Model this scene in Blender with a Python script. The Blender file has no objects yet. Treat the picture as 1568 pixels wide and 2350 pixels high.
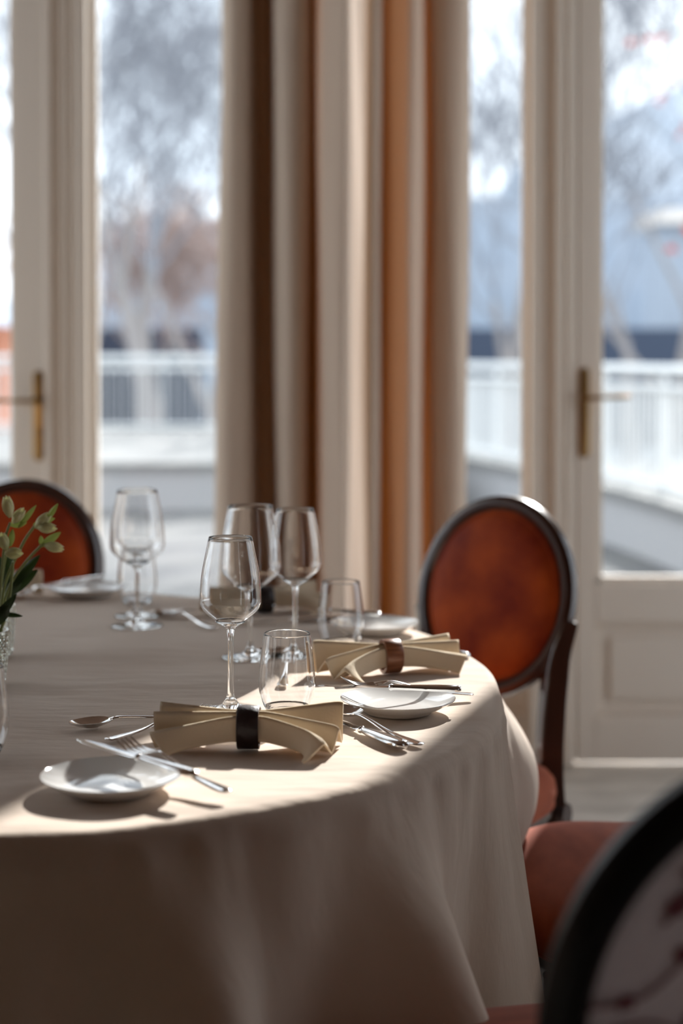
import bpy, bmesh, math, random
from math import sin, cos, pi, radians
from mathutils import Vector, Matrix
random.seed(7)
S = bpy.context.scene
COL = S.collection

# ------------------------------------------------------------------ camera
FPX = 3690.0
cd = bpy.data.cameras.new('camera')
cam = bpy.data.objects.new('camera', cd); COL.objects.link(cam)
cd.sensor_fit = 'AUTO'; cd.sensor_width = 36.0
cd.lens = FPX / 2350.0 * 36.0
cd.shift_y = -0.11817
cd.clip_start = 0.05; cd.clip_end = 2000
cam.location = (0, 0, 1.225)
cam.rotation_euler = (radians(90 - 1.2), 0, 0)
cd.dof.use_dof = True; cd.dof.focus_distance = 2.06; cd.dof.aperture_fstop = 2.3
S.camera = cam

# ------------------------------------------------------------------ world, sun, exposure
W = bpy.data.worlds.new('sky'); S.world = W; W.use_nodes = True
wn = W.node_tree.nodes; wl = W.node_tree.links; wn.clear()
wo = wn.new('ShaderNodeOutputWorld'); bg = wn.new('ShaderNodeBackground'); bg.inputs['Strength'].default_value = 1.28
tc = wn.new('ShaderNodeTexCoord'); nz = wn.new('ShaderNodeTexNoise'); nz.inputs['Scale'].default_value = 3.0
cr = wn.new('ShaderNodeValToRGB')
cr.color_ramp.elements[0].position = .35; cr.color_ramp.elements[0].color = (.46, .53, .60, 1)
cr.color_ramp.elements[1].position = .60; cr.color_ramp.elements[1].color = (.62, .65, .68, 1)
wl.new(tc.outputs['Generated'], nz.inputs['Vector']); wl.new(nz.outputs['Fac'], cr.inputs['Fac'])
wl.new(cr.outputs['Color'], bg.inputs['Color']); wl.new(bg.outputs[0], wo.inputs[0])

SUN_EL = radians(29.5); SUN_AZ = (.332, .943)
sd = bpy.data.lights.new('sun', 'SUN'); sd.energy = 3.5; sd.angle = radians(.7); sd.color = (1, .965, .92)
sun = bpy.data.objects.new('sun', sd); COL.objects.link(sun)
sdir = Vector((SUN_AZ[0] * cos(SUN_EL), SUN_AZ[1] * cos(SUN_EL), sin(SUN_EL)))
sun.rotation_euler = sdir.to_track_quat('Z', 'Y').to_euler()
sun.location = (8, 20, 14)

S.view_settings.view_transform = 'Standard'; S.view_settings.look = 'None'
S.view_settings.exposure = 1.55; S.view_settings.gamma = 1.0; S.view_settings.use_curve_mapping = False
S.cycles.max_bounces = 16; S.cycles.transparent_max_bounces = 24; S.cycles.transmission_bounces = 12
S.cycles.diffuse_bounces = 6; S.cycles.glossy_bounces = 6
S.cycles.use_denoising = True
S.cycles.sample_clamp_indirect = 6.0
S.cycles.blur_glossy = 0.5

# ------------------------------------------------------------------ materials
def mat(name, col, rough=.5, metal=0., spec=.5, bump=None, var=None, sheen=0., coat=0., trans=None, weave=None):
    m = bpy.data.materials.new(name); m.use_nodes = True
    n = m.node_tree.nodes; l = m.node_tree.links; p = n['Principled BSDF']
    p.inputs['Base Color'].default_value = (*col, 1); p.inputs['Roughness'].default_value = rough
    p.inputs['Metallic'].default_value = metal; p.inputs['Specular IOR Level'].default_value = spec
    p.inputs['Sheen Weight'].default_value = sheen; p.inputs['Coat Weight'].default_value = coat
    t = n.new('ShaderNodeTexCoord')
    if var:
        sc, c2, stretch = var
        mp = n.new('ShaderNodeMapping'); mp.inputs['Scale'].default_value = stretch
        q = n.new('ShaderNodeTexNoise'); q.inputs['Scale'].default_value = sc; q.inputs['Detail'].default_value = 5
        r = n.new('ShaderNodeValToRGB'); r.color_ramp.elements[0].position = .35; r.color_ramp.elements[1].position = .68
        r.color_ramp.elements[0].color = (*col, 1); r.color_ramp.elements[1].color = (*c2, 1)
        l.new(t.outputs['Object'], mp.inputs[0]); l.new(mp.outputs[0], q.inputs['Vector'])
        l.new(q.outputs['Fac'], r.inputs[0]); l.new(r.outputs[0], p.inputs['Base Color'])
    last = None
    if bump:
        sc, st, stretch = bump
        mp = n.new('ShaderNodeMapping'); mp.inputs['Scale'].default_value = stretch
        q = n.new('ShaderNodeTexNoise'); q.inputs['Scale'].default_value = sc; q.inputs['Detail'].default_value = 4
        b = n.new('ShaderNodeBump'); b.inputs['Strength'].default_value = st; b.inputs['Distance'].default_value = .01
        l.new(t.outputs['Object'], mp.inputs[0]); l.new(mp.outputs[0], q.inputs['Vector'])
        l.new(q.outputs['Fac'], b.inputs['Height']); l.new(b.outputs[0], p.inputs['Normal'])
    if trans:
        tcol, fac = trans
        tr = n.new('ShaderNodeBsdfTranslucent'); tr.inputs[0].default_value = (*tcol, 1)
        mx = n.new('ShaderNodeMixShader'); mx.inputs[0].default_value = fac
        l.new(p.outputs[0], mx.inputs[1]); l.new(tr.outputs[0], mx.inputs[2])
        l.new(mx.outputs[0], n['Material Output'].inputs[0])
    return m

def glass_mat(name, col=(1, 1, 1), rough=0., ior=1.5):
    m = bpy.data.materials.new(name); m.use_nodes = True
    n = m.node_tree.nodes; l = m.node_tree.links; n.clear()
    o = n.new('ShaderNodeOutputMaterial'); g = n.new('ShaderNodeBsdfGlass')
    g.inputs['Color'].default_value = (*col, 1); g.inputs['Roughness'].default_value = rough; g.inputs['IOR'].default_value = ior
    l.new(g.outputs[0], o.inputs[0]); return m

def thin_glass_mat(name, tint=(.97, .98, .98), edge=(.55, .57, .58), refl=1.0, power=4.0, ior=1.5):
    # a thin clear wall: light goes straight through, less of it where the wall is seen edge-on
    m = bpy.data.materials.new(name); m.use_nodes = True
    n = m.node_tree.nodes; l = m.node_tree.links; n.clear()
    o = n.new('ShaderNodeOutputMaterial'); tr = n.new('ShaderNodeBsdfTransparent'); gl = n.new('ShaderNodeBsdfGlossy')
    gl.inputs['Roughness'].default_value = .01; gl.inputs['Color'].default_value = (1, 1, 1, 1)
    lw = n.new('ShaderNodeLayerWeight'); lw.inputs['Blend'].default_value = .5
    pw = n.new('ShaderNodeMath'); pw.operation = 'POWER'; pw.inputs[1].default_value = power
    mc = n.new('ShaderNodeMix'); mc.data_type = 'RGBA'
    mc.inputs[6].default_value = (*tint, 1); mc.inputs[7].default_value = (*edge, 1)
    fr = n.new('ShaderNodeFresnel'); fr.inputs['IOR'].default_value = ior
    mu = n.new('ShaderNodeMath'); mu.operation = 'MULTIPLY'; mu.inputs[1].default_value = refl
    mx = n.new('ShaderNodeMixShader')
    l.new(lw.outputs['Facing'], pw.inputs[0]); l.new(pw.outputs[0], mc.inputs[0]); l.new(mc.outputs[2], tr.inputs[0])
    l.new(fr.outputs[0], mu.inputs[0]); l.new(mu.outputs[0], mx.inputs[0])
    l.new(tr.outputs[0], mx.inputs[1]); l.new(gl.outputs[0], mx.inputs[2]); l.new(mx.outputs[0], o.inputs[0])
    return m

M = {}
M['cloth'] = mat('linen_cloth', (.73, .60, .49), .85, spec=.15, sheen=.15, trans=((.75, .6, .42), .10), bump=(9, .35, (1, 3.2, 1)))
M['napkin'] = mat('napkin_cotton', (.82, .70, .53), .85, spec=.15, trans=((.9, .70, .42), .18), bump=(60, .15, (1, 1, 1)))
M['curtain'] = mat('curtain_fabric', (.60, .49, .39), .9, spec=.1, sheen=.1, trans=((.75, .25, .05), .06), bump=(500, .08, (1, 1, .2)))
M['velvet'] = mat('velvet', (.22, .022, .005), .6, spec=.15, sheen=.06, var=(9, (.50, .085, .011), (1, 1, 1)))
M['velvet_seat'] = mat('velvet_seat', (.30, .060, .022), .75, spec=.15, sheen=.12, var=(12, (.38, .085, .032), (1, 3, 1)))
M['dark_wood'] = mat('dark_wood', (.035, .014, .009), .28, spec=.5, coat=.4, var=(14, (.06, .022, .013), (1, 1, .15)))
M['black_wood'] = mat('black_wood', (.005, .004, .004), .38, spec=.3)
M['floral'] = mat('floral_linen', (.84, .74, .76), .9, spec=.1)
M['blossom'] = mat('blossom_print', (.23, .055, .075), .9, spec=.1)
M['branch_print'] = mat('branch_print', (.30, .16, .17), .9, spec=.1)
M['paint'] = mat('cream_paint', (.80, .715, .625), .5, spec=.35)
M['paint2'] = mat('cream_wall', (.70, .62, .53), .8, spec=.2)
M['side_wall'] = mat('ochre_wall', (.30, .17, .10), .8, spec=.2)
M['paint_dim'] = mat('brown_panelling', (.16, .09, .055), .6, spec=.3)
M['brass'] = mat('old_brass', (.36, .22, .09), .28, metal=1.)
M['steel'] = mat('polished_steel', (.78, .77, .76), .09, metal=1.)
M['porcelain'] = mat('white_porcelain', (.80, .79, .77), .12, spec=.5, coat=.5)
M['leather'] = mat('dark_leather', (.022, .012, .012), .45, spec=.4, bump=(120, .2, (1, 1, 1)))
M['leather_edge'] = mat('leather_edge', (.32, .17, .09), .7)
M['ringwood'] = mat('walnut_ring', (.19, .065, .030), .38, spec=.4, coat=.2, var=(30, (.30, .12, .055), (1, 8, 8)))
M['glass'] = glass_mat('solid_glass', (.99, .995, .995), 0., 1.5)
M['wall_glass'] = glass_mat('bowl_glass', (.995, .995, .995), 0., 1.45)
M['pane'] = thin_glass_mat('window_glass', (.97, .98, .985), (.7, .72, .72), .5, 5.0)
M['crystal'] = glass_mat('cut_glass', (.93, .93, .90), .02, 1.5)
M['water'] = glass_mat('water', (.97, .99, .98), 0., 1.33)
M['stem'] = mat('flower_stem', (.26, .29, .10), .5, trans=((.3, .4, .05), .15))
M['leaf'] = mat('dark_leaf', (.018, .035, .012), .4, trans=((.08, .15, .02), .12))
M['bract'] = mat('green_bract', (.26, .30, .09), .5, trans=((.45, .55, .12), .3))
M['petal'] = mat('pale_petal', (.90, .88, .66), .55, trans=((.95, .93, .65), .55), var=(30, (.74, .76, .46), (1, 1, 1)))
M['floor'] = mat('marble_floor', (.66, .62, .56), .35, spec=.4, var=(5, (.40, .37, .33), (1, 2.6, 1)))
M['ceil'] = mat('ceiling_plaster', (.20, .12, .08), .9)
M['terrace'] = mat('terrace_paving', (.145, .143, .137), .8, var=(1.3, (.10, .10, .105), (1, 1, 1)))
M['parapet'] = mat('parapet_render', (.42, .42, .43), .85)
M['cap'] = mat('pale_coping', (.20, .20, .196), .7)
M['rail'] = mat('white_rail', (.72, .74, .74), .5)
M['bark'] = mat('pale_bark', (.32, .29, .28), .9, var=(4, (.26, .24, .23), (1, 1, .3)))
M['twig'] = mat('brown_twigs', (.24, .25, .28), .9)
M['brushy'] = mat('autumn_twigs', (.40, .31, .28), .9)
M['redleaf'] = mat('red_leaf', (.42, .08, .05), .6, trans=((.6, .1, .05), .4))
M['facade'] = mat('haze_blue_facade', (.38, .43, .50), .9)  # bluish because haze is put into the wall colour
M['facade2'] = mat('haze_blue_facade2', (.38, .43, .50), .9)  # same haze tint in the colour of the far right house
M['orange_wall'] = mat('terracotta_facade', (.46, .17, .09), .9)
M['roof'] = mat('brown_roof', (.26, .18, .17), .9)
M['window_dark'] = mat('facade_window', (.36, .42, .50), .6)
M['fascia'] = mat('cream_fascia', (.80, .74, .68), .8)
M['navy'] = mat('haze_blue_fence', (.045, .062, .10), .8)  # distance haze mixed into the dark wall colour
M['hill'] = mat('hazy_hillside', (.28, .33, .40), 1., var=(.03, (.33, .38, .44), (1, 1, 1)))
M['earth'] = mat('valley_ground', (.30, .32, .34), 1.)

# ------------------------------------------------------------------ helpers
class MB:
    def __init__(s): s.v = []; s.f = []; s.m = []
    def add(s, vs, fs, mi=0):
        o = len(s.v); s.v += [tuple(v) for v in vs]; s.f += [tuple(i + o for i in f) for f in fs]; s.m += [mi] * len(fs)
        return s
    def box(s, x0, x1, y0, y1, z0, z1, mi=0):
        v = [(x, y, z) for x in (x0, x1) for y in (y0, y1) for z in (z0, z1)]
        return s.add(v, [(0, 1, 3, 2), (4, 6, 7, 5), (0, 4, 5, 1), (2, 3, 7, 6), (0, 2, 6, 4), (1, 5, 7, 3)], mi)
    def lathe(s, prof, n=48, mi=0, closed=False, cx=0, cy=0, cz=0):
        v = []; k = len(prof)
        for i in range(n):
            a = 2 * pi * i / n
            for r, z in prof: v.append((cx + r * cos(a), cy + r * sin(a), cz + z))
        f = []
        m = k if closed else k - 1
        for i in range(n):
            for j in range(m):
                a, b = i * k + j, i * k + (j + 1) % k
                c, d = ((i + 1) % n) * k + (j + 1) % k, ((i + 1) % n) * k + j
                f.append((a, d, c, b))
        return s.add(v, f, mi)
    def tube(s, pts, rad, n=8, mi=0, cap=True, flat=(1, 1)):
        pts = [Vector(p) for p in pts]; N = len(pts)
        if not hasattr(rad, '__len__'): rad = [rad] * N
        v = []; up = None
        for i, p in enumerate(pts):
            t = (pts[min(i + 1, N - 1)] - pts[max(i - 1, 0)]).normalized()
            if up is None: up = Vector((0, 0, 1)) if abs(t.z) < .9 else Vector((0, 1, 0))
            a = t.cross(up)
            if a.length < 1e-6: a = t.orthogonal()
            a.normalize(); b = a.cross(t).normalized(); up = b
            for k in range(n):
                q = 2 * pi * k / n
                v.append(p + a * cos(q) * rad[i] * flat[0] + b * sin(q) * rad[i] * flat[1])
        f = [(i * n + k, i * n + (k + 1) % n, (i + 1) * n + (k + 1) % n, (i + 1) * n + k) for i in range(N - 1) for k in range(n)]
        if cap:
            f.append(tuple(range(n - 1, -1, -1))); f.append(tuple((N - 1) * n + k for k in range(n)))
        return s.add(v, f, mi)
    def loft(s, secs, closed_sec=True, cap=True, mi=0):
        k = len(secs[0]); v = [p for c in secs for p in c]; f = []
        m = k if closed_sec else k - 1
        for i in range(len(secs) - 1):
            for j in range(m):
                f.append((i * k + j, i * k + (j + 1) % k, (i + 1) * k + (j + 1) % k, (i + 1) * k + j))
        if cap and closed_sec:
            f.append(tuple(range(k - 1, -1, -1))); f.append(tuple((len(secs) - 1) * k + j for j in range(k)))
        return s.add(v, f, mi)
    def mesh(s, name, mats, smooth=True, angle=35):
        me = bpy.data.meshes.new(name); me.from_pydata(s.v, [], s.f); me.validate()
        for q in mats: me.materials.append(q)
        for p, i in zip(me.polygons, s.m): p.material_index = i
        bm = bmesh.new(); bm.from_mesh(me); bmesh.ops.remove_doubles(bm, verts=bm.verts, dist=1e-6)
        bmesh.ops.recalc_face_normals(bm, faces=bm.faces); bm.to_mesh(me); bm.free()
        if smooth:
            me.polygons.foreach_set('use_smooth', [True] * len(me.polygons))
            if angle: me.set_sharp_from_angle(angle=radians(angle))
        return me
    def build(s, name, mats, parent=None, smooth=True, angle=35, bevel=0, sub=0):
        if not isinstance(mats, (list, tuple)): mats = [mats]
        o = bpy.data.objects.new(name, s.mesh(name, mats, smooth, angle)); COL.objects.link(o)
        if parent: o.parent = parent
        if bevel:
            b = o.modifiers.new('bevel', 'BEVEL'); b.width = bevel; b.segments = 2; b.limit_method = 'ANGLE'; b.angle_limit = radians(40)
        if sub:
            b = o.modifiers.new('sub', 'SUBSURF'); b.levels = sub; b.render_levels = sub
        return o

def tag(o, label, cat, group=None, kind=None):
    o['label'] = label; o['category'] = cat
    if group: o['group'] = group
    if kind: o['kind'] = kind
    return o
def struct(o, label=None):
    o['kind'] = 'structure'
    if label: o['label'] = label
    return o
def empty(name, loc=(0, 0, 0), rz=0):
    o = bpy.data.objects.new(name, None); COL.objects.link(o); o.location = loc; o.rotation_euler = (0, 0, rz); o.empty_display_size = .05
    return o
def copy_tree(o, parent=None):
    c = o.copy(); COL.objects.link(c); c.parent = parent
    for ch in [q for q in bpy.data.objects if q.parent == o]: copy_tree(ch, c)
    return c
def place(o, loc, rz=0, sc=1):
    o.location = loc; o.rotation_euler = (0, 0, rz); o.scale = (sc, sc, sc); return o
def crom(P, n=6, closed=False):
    P = [Vector(p) for p in P]; out = []; N = len(P)
    for i in range(N if closed else N - 1):
        g = (lambda j: P[j % N]) if closed else (lambda j: P[max(0, min(N - 1, j))])
        a, b, c, d = g(i - 1), g(i), g(i + 1), g(i + 2)
        for k in range(n):
            t = k / n
            out.append(.5 * ((2 * b) + (c - a) * t + (2 * a - 5 * b + 4 * c - d) * t * t + (3 * b - a - 3 * c + d) * t ** 3))
    if not closed: out.append(P[-1])
    return out
def interp(x, tab):
    if x <= tab[0][0]: return tab[0][1]
    for (a, p), (b, q) in zip(tab, tab[1:]):
        if x <= b:
            t = (x - a) / (b - a); t = t * t * (3 - 2 * t); return p + (q - p) * t
    return tab[-1][1]
def per_interp(ang, tab):      # periodic Catmull-Rom over degrees
    n = len(tab); ang %= 360
    xs = [t[0] % 360 for t in tab]
    for i in range(n):
        a = xs[i]; b = xs[(i + 1) % n]; w = (b - a) % 360; d = (ang - a) % 360
        if d <= w:
            t = d / w; p0, p1, p2, p3 = (tab[(i + k) % n][1] for k in (-1, 0, 1, 2))
            return .5 * (2 * p1 + (p2 - p0) * t + (2 * p0 - 5 * p1 + 4 * p2 - p3) * t * t + (3 * p1 - p0 - 3 * p2 + p3) * t ** 3)
    return tab[0][1]

# ------------------------------------------------------------------ room shell
WY = 4.80          # inner face of the window wall
TOPZ = 3.26        # top of the glazing
def sbox(name, b, m, bev=0, label=None):
    return struct(MB().box(*b).build(name, m, smooth=False, bevel=bev), label)
sbox('floor', (-3.6, 3.2, -3.0, 5.02, -.12, 0), M['floor'])
sbox('ceiling', (-3.6, 3.2, -3.0, 5.02, 3.4, 3.5), M['ceil'])
sbox('wall_back', (-3.6, 3.2, -3.1, -3.0, -.12, 3.5), M['paint_dim'])
def side_wall(name, x0, x1, spans):
    m = MB(); y = -3.0
    for a, b in spans:
        m.box(x0, x1, y, a, -.12, 3.5).box(x0, x1, a, b, 3.3, 3.5).box(x0, x1, a, b, -.12, .12); y = b
    m.box(x0, x1, y, 5.02, -.12, 3.5)
    return struct(m.build(name, M['side_wall'], smooth=False))
ADDED_SPAN_R = ((-.75, -.2), (2.2, 4.7)); ADDED_SPAN_L = ((2.2, 4.7),)  # side openings out of view, added to let in fill daylight
side_wall('wall_right', 2.3, 2.4, ADDED_SPAN_R)
side_wall('wall_left', -3.1, -3.0, ADDED_SPAN_L)
wf = MB()   # window wall: piers and lintel
for a, b in ((-3.6, -2.12), (-.345, .03), (1.32, 3.2)): wf.box(a, b, WY, WY + .2, -.12, 3.4)
wf.box(-3.6, 3.2, WY, WY + .2, TOPZ + .06, 3.4)
struct(wf.build('wall_front', M['paint2'], smooth=False))

def pane(x0, x1, z0, z1, y, parent):
    return MB().box(x0, x1, y, y + .006, z0, z1).build('glass_pane', M['pane'], parent, smooth=False)
def door_leaf(name, x0, x1, stile_l, stile_r, lever_x, lever_dir, plate_z=1.105):
    """One glazed leaf with a lower raised panel; stile widths left and right."""
    r = empty(name, (0, 0, 0)); struct(r)
    y0, y1 = WY, WY + .055
    a, b = x0 + stile_l, x1 - stile_r
    fr = MB()
    fr.box(x0, a, y0, y1, .01, TOPZ).box(b, x1, y0, y1, .01, TOPZ).box(a, b, y0, y1, TOPZ - .1, TOPZ)
    fr.box(a, b, y0, y1, .43, .545).box(a, b, y0, y1, .01, .15)
    fr.build('door_frame', M['paint'], r, smooth=False, bevel=.004)
    # stepped moulding round the glass
    mo = MB()
    for q, d in ((.012, .012), (.022, .026)):
        mo.box(a, a + q, y0 + d, y1 - d * .4, .545, TOPZ - .1).box(b - q, b, y0 + d, y1 - d * .4, .545, TOPZ - .1).box(a, b, y0 + d, y1 - d * .4, .545, .545 + q)
    mo.build('glazing_bead', M['paint'], r, smooth=False)
    pn = MB().box(a, b, y0 + .028, y0 + .04, .15, .43).box(a + .045, b - .045, y0 + .016, y0 + .03, .195, .385)
    pn.build('lower_panel', M['paint'], r, smooth=False, bevel=.006)
    pane(a + .015, b - .015, .56, TOPZ - .11, y0 + .03, r)
    h = MB(); pr = []
    w, zl, zh = .0155, plate_z - .18, plate_z + .09
    for k in range(13): t = pi * k / 12; pr.append((lever_x + w * cos(t), zh - w + w * sin(t)))
    for k in range(13): t = pi + pi * k / 12; pr.append((lever_x + w * cos(t), zl + w + w * sin(t)))
    h.loft([[(x, y0 - .001, z) for x, z in pr], [(x, y0 - .005, z) for x, z in pr], [(lever_x + (x - lever_x) * .8, y0 - .0075, plate_z + (z - plate_z) * .97) for x, z in pr]])
    hp = h.build('handle_plate', M['brass'], r)
    k = MB().tube([(lever_x, y0 - .004, plate_z), (lever_x, y0 - .018, plate_z)], [.011, .011], 16)
    k.tube([(lever_x, y0 - .006, plate_z), (lever_x, y0 - .045, plate_z), (lever_x + .012 * lever_dir, y0 - .052, plate_z), (lever_x + .06 * lever_dir, y0 - .055, plate_z + .001),
            (lever_x + .11 * lever_dir, y0 - .055, plate_z + .003), (lever_x + .128 * lever_dir, y0 - .053, plate_z + .004)], [.0075, .0075, .0075, .006, .007, .004], 12)
    k.build('lever_handle', M['brass'], hp)
    MB().tube([(lever_x, y0 - .006, plate_z - .095), (lever_x, y0 - .012, plate_z - .095)], [.009, .008], 16).build('lock_cylinder', M['brass'], hp)
    return r
door_leaf('door_1', -1.46, -.824, .09, .146, -.905, -1, plate_z=1.095)
door_leaf('door_2', .705, 1.32, .057, .175, .725, 1, plate_z=1.105)
l2 = empty('door_3'); struct(l2)
fr = MB()
fr.box(-2.10, -2.0, WY, WY + .055, .01, TOPZ).box(-1.56, -1.465, WY, WY + .055, .01, TOPZ).box(-2.0, -1.56, WY, WY + .055, TOPZ - .1, TOPZ).box(-2.0, -1.56, WY, WY + .055, .01, .54)
fr.build('door_frame', M['paint'], l2, smooth=False, bevel=.004); pane(-2.0, -1.56, .54, TOPZ - .1, WY + .03, l2)

def post(name, x0, x1, steps):
    p = MB().box(x0, x1, WY + .002, WY + .19, 0, TOPZ + .06)
    for a, b, d in steps: p.box(a, b, WY - d, WY + .01, 0, TOPZ + .06)
    return struct(p.build(name, M['paint'], smooth=False, bevel=.004))
post('trim_1', -.822, -.759, ((-.822, -.812, .006), (-.795, -.759, .010)))
post('trim_2', .567, .702, ((.567, .585, .006), (.632, .660, .018), (.672, .684, .008)))
MB_ = MB().box(-.885, -.862, WY - .014, WY + .002, .01, TOPZ).box(-.858, -.85, WY - .007, WY + .002, .01, TOPZ)
struct(MB_.build('trim_3', M['paint'], smooth=False, bevel=.004))
sbox('trim_4', (-2.12, -2.10, WY, WY + .12, 0, TOPZ + .06), M['paint'])
def sidelight(name, x0, x1, low):
    r = empty(name); struct(r)
    f = MB(); w = .018; y0, y1 = WY + .07, WY + .12
    f.box(x0, x0 + w, y0, y1, .0, TOPZ + .06).box(x1 - w, x1, y0, y1, .0, TOPZ + .06).box(x0, x1, y0, y1, TOPZ - .04, TOPZ + .06)
    if low:
        f.box(x0, x1, y0 - .02, y1, 0, .15).box(x0, x1, y0 - .02, y1, .43, .545).box(x0, x1, y0 + .01, y1, .15, .43).box(x0 + .09, x1 - .09, y0 - .006, y1, .2, .385)
    else: f.box(x0, x1, y0, y1, 0, .06)
    f.build('window_frame', M['paint'], r, smooth=False, bevel=.003)
    pane(x0 + w, x1 - w, .545 if low else .06, TOPZ - .04, y0 + .02, r)
    return r
sidelight('window_1', -.759, -.345, False)
sidelight('window_2', .03, .567, True)
nw = 3
for xw, spans in ((2.34, ADDED_SPAN_R), (-3.06, ADDED_SPAN_L)):
    for a, b in spans:
        r = empty('window_%d' % nw); struct(r); nw += 1  # frames and panes for the added, unseen side openings
        f = MB(); m_ = (a + b) / 2
        for y in (a, m_ - .03, b - .06): f.box(xw - .03, xw + .03, y, y + .06, .12, 3.3)
        f.box(xw - .03, xw + .03, a, b, .12, .19).box(xw - .03, xw + .03, a, b, 3.23, 3.3)
        f.build('window_frame', M['paint'], r, smooth=False)
        MB().box(xw, xw + .006, a, b, .19, 3.23).build('glass_pane', M['pane'], r, smooth=False)
sbox('sun_block_post', (.645, .83, 5.55, 5.66, -.02, 4.2), M['paint'])  # added post hidden behind the door frame, blocks sun through the right sidelight
sbox('baseboard_front', (1.32, 2.3, WY - .02, WY, 0, .12), M['paint'])

# ------------------------------------------------------------------ curtains
def curtain(name, top, bot, label):
    a = crom([(x, y, 0) for x, y in top], 7); b = crom([(x, y, 0) for x, y in bot], 7)
    n = 36; v = []; f = []
    for i in range(n + 1):
        t = i / n; z = 3.38 - t * 3.37; s = min(1, max(0, (2.3 - z) / 2.3)); s = s * s * .4 + s * .6
        for k, (p, q) in enumerate(zip(a, b)):
            w = .004 * sin(z * 2.1 + k * .13) + .002 * sin(z * 5.3 + k * .31)
            v.append((p.x + (q.x - p.x) * s + w, p.y + (q.y - p.y) * s + w * .5, z))
    k = len(a)
    for i in range(n):
        for j in range(k - 1): f.append((i * k + j, i * k + j + 1, (i + 1) * k + j + 1, (i + 1) * k + j))
    root = empty(name, (0, 0, 0)); tag(root, label, 'curtain', 'beige floor-length curtains between the glazed doors')
    MB().add(v, f).build('curtain_fabric', M['curtain'], root, angle=None)
    hem = MB()
    hv = [(x, y - .0015, z) for (x, y, z) in v[-2 * k:-k]] + [(x, y - .0015, z) for (x, y, z) in v[-k:]]
    hem.add(hv, [(j, j + 1, k + j + 1, k + j) for j in range(k - 1)]).build('hem', M['curtain'], root, angle=None)
    return root
Lt = [(-.318, 4.70), (-.331, 4.58), (-.318, 4.46), (-.285, 4.43), (-.258, 4.49), (-.248, 4.60), (-.215, 4.63), (-.193, 4.56), (-.182, 4.45), (-.150, 4.40), (-.105, 4.41), (-.086, 4.50), (-.083, 4.66),
      (-.070, 4.66), (-.069, 4.48), (-.056, 4.40), (-.020, 4.325), (.006, 4.295), (.016, 4.33), (.027, 4.45), (.046, 4.58), (.068, 4.69), (.082, 4.76)]
Lb = [(-.330, 4.66), (-.374, 4.54), (-.372, 4.40), (-.310, 4.34), (-.240, 4.41), (-.226, 4.58), (-.200, 4.63), (-.188, 4.56), (-.180, 4.45), (-.150, 4.36), (-.110, 4.37), (-.100, 4.47), (-.098, 4.66),
      (-.072, 4.66), (-.070, 4.48), (-.056, 4.38), (-.018, 4.305), (.008, 4.275), (.018, 4.32), (.029, 4.44), (.048, 4.58), (.068, 4.69), (.082, 4.76)]
Rt = [(.112, 4.62), (.078, 4.54), (.066, 4.47), (.082, 4.41), (.104, 4.43), (.112, 4.54), (.116, 4.64), (.122, 4.64), (.128, 4.50), (.150, 4.43), (.195, 4.41), (.226, 4.47), (.236, 4.56), (.246, 4.56),
      (.262, 4.48), (.298, 4.45), (.338, 4.46), (.360, 4.52), (.362, 4.62), (.366, 4.72)]
Rb = [(.112, 4.62), (.078, 4.54), (.066, 4.45), (.082, 4.38), (.104, 4.40), (.112, 4.54), (.118, 4.64), (.124, 4.64), (.132, 4.48), (.158, 4.40), (.200, 4.38), (.224, 4.46), (.230, 4.56), (.238, 4.56),
      (.256, 4.47), (.292, 4.43), (.330, 4.44), (.352, 4.52), (.356, 4.62), (.362, 4.72)]
curtain('curtain', Lt, Lb, 'wide beige curtain panel, left of the pair, hanging beside the left glass')
curtain('curtain', Rt, Rb, 'narrower beige curtain panel, right of the pair, glowing amber where sun shines through')

# ------------------------------------------------------------------ dining table and its cloth
CX, CY, TZ = -.72, 2.40, .76
RIM = [(-90, .86), (-78, .89), (-65.5, .935), (-60, .965), (-51, .985), (-41.4, 1.0), (-34.8, 1.0), (-26, .995), (-18.7, .98), (-14, .968), (-7, .953), (0.5, .945), (10, .928), (17.6, .925), (24, .91), (40, .875),
       (58.9, .845), (70, .85), (84, .872), (97, .88), (115, .93), (135, .99), (160, 1.0), (185, .98), (210, .98), (235, .93), (255, .87)]
t = empty('dining_table', (CX, CY, 0))
tag(t, 'round dining table standing under the beige tablecloth by the windows', 'table')
tv = [((per_interp(a * 3, RIM) - .022) * cos(radians(a * 3)), (per_interp(a * 3, RIM) - .022) * sin(radians(a * 3))) for a in range(120)]
MB().loft([[(x, y, .715) for x, y in tv], [(x, y, .752) for x, y in tv]]).build('tabletop', M['dark_wood'], t, smooth=False)
MB().lathe([(.30, 0), (.30, .03), (.10, .06), (.06, .12), (.055, .4), (.075, .6), (.20, .70), (.20, .716)], 32).build('pedestal', M['dark_wood'], t)

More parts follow.
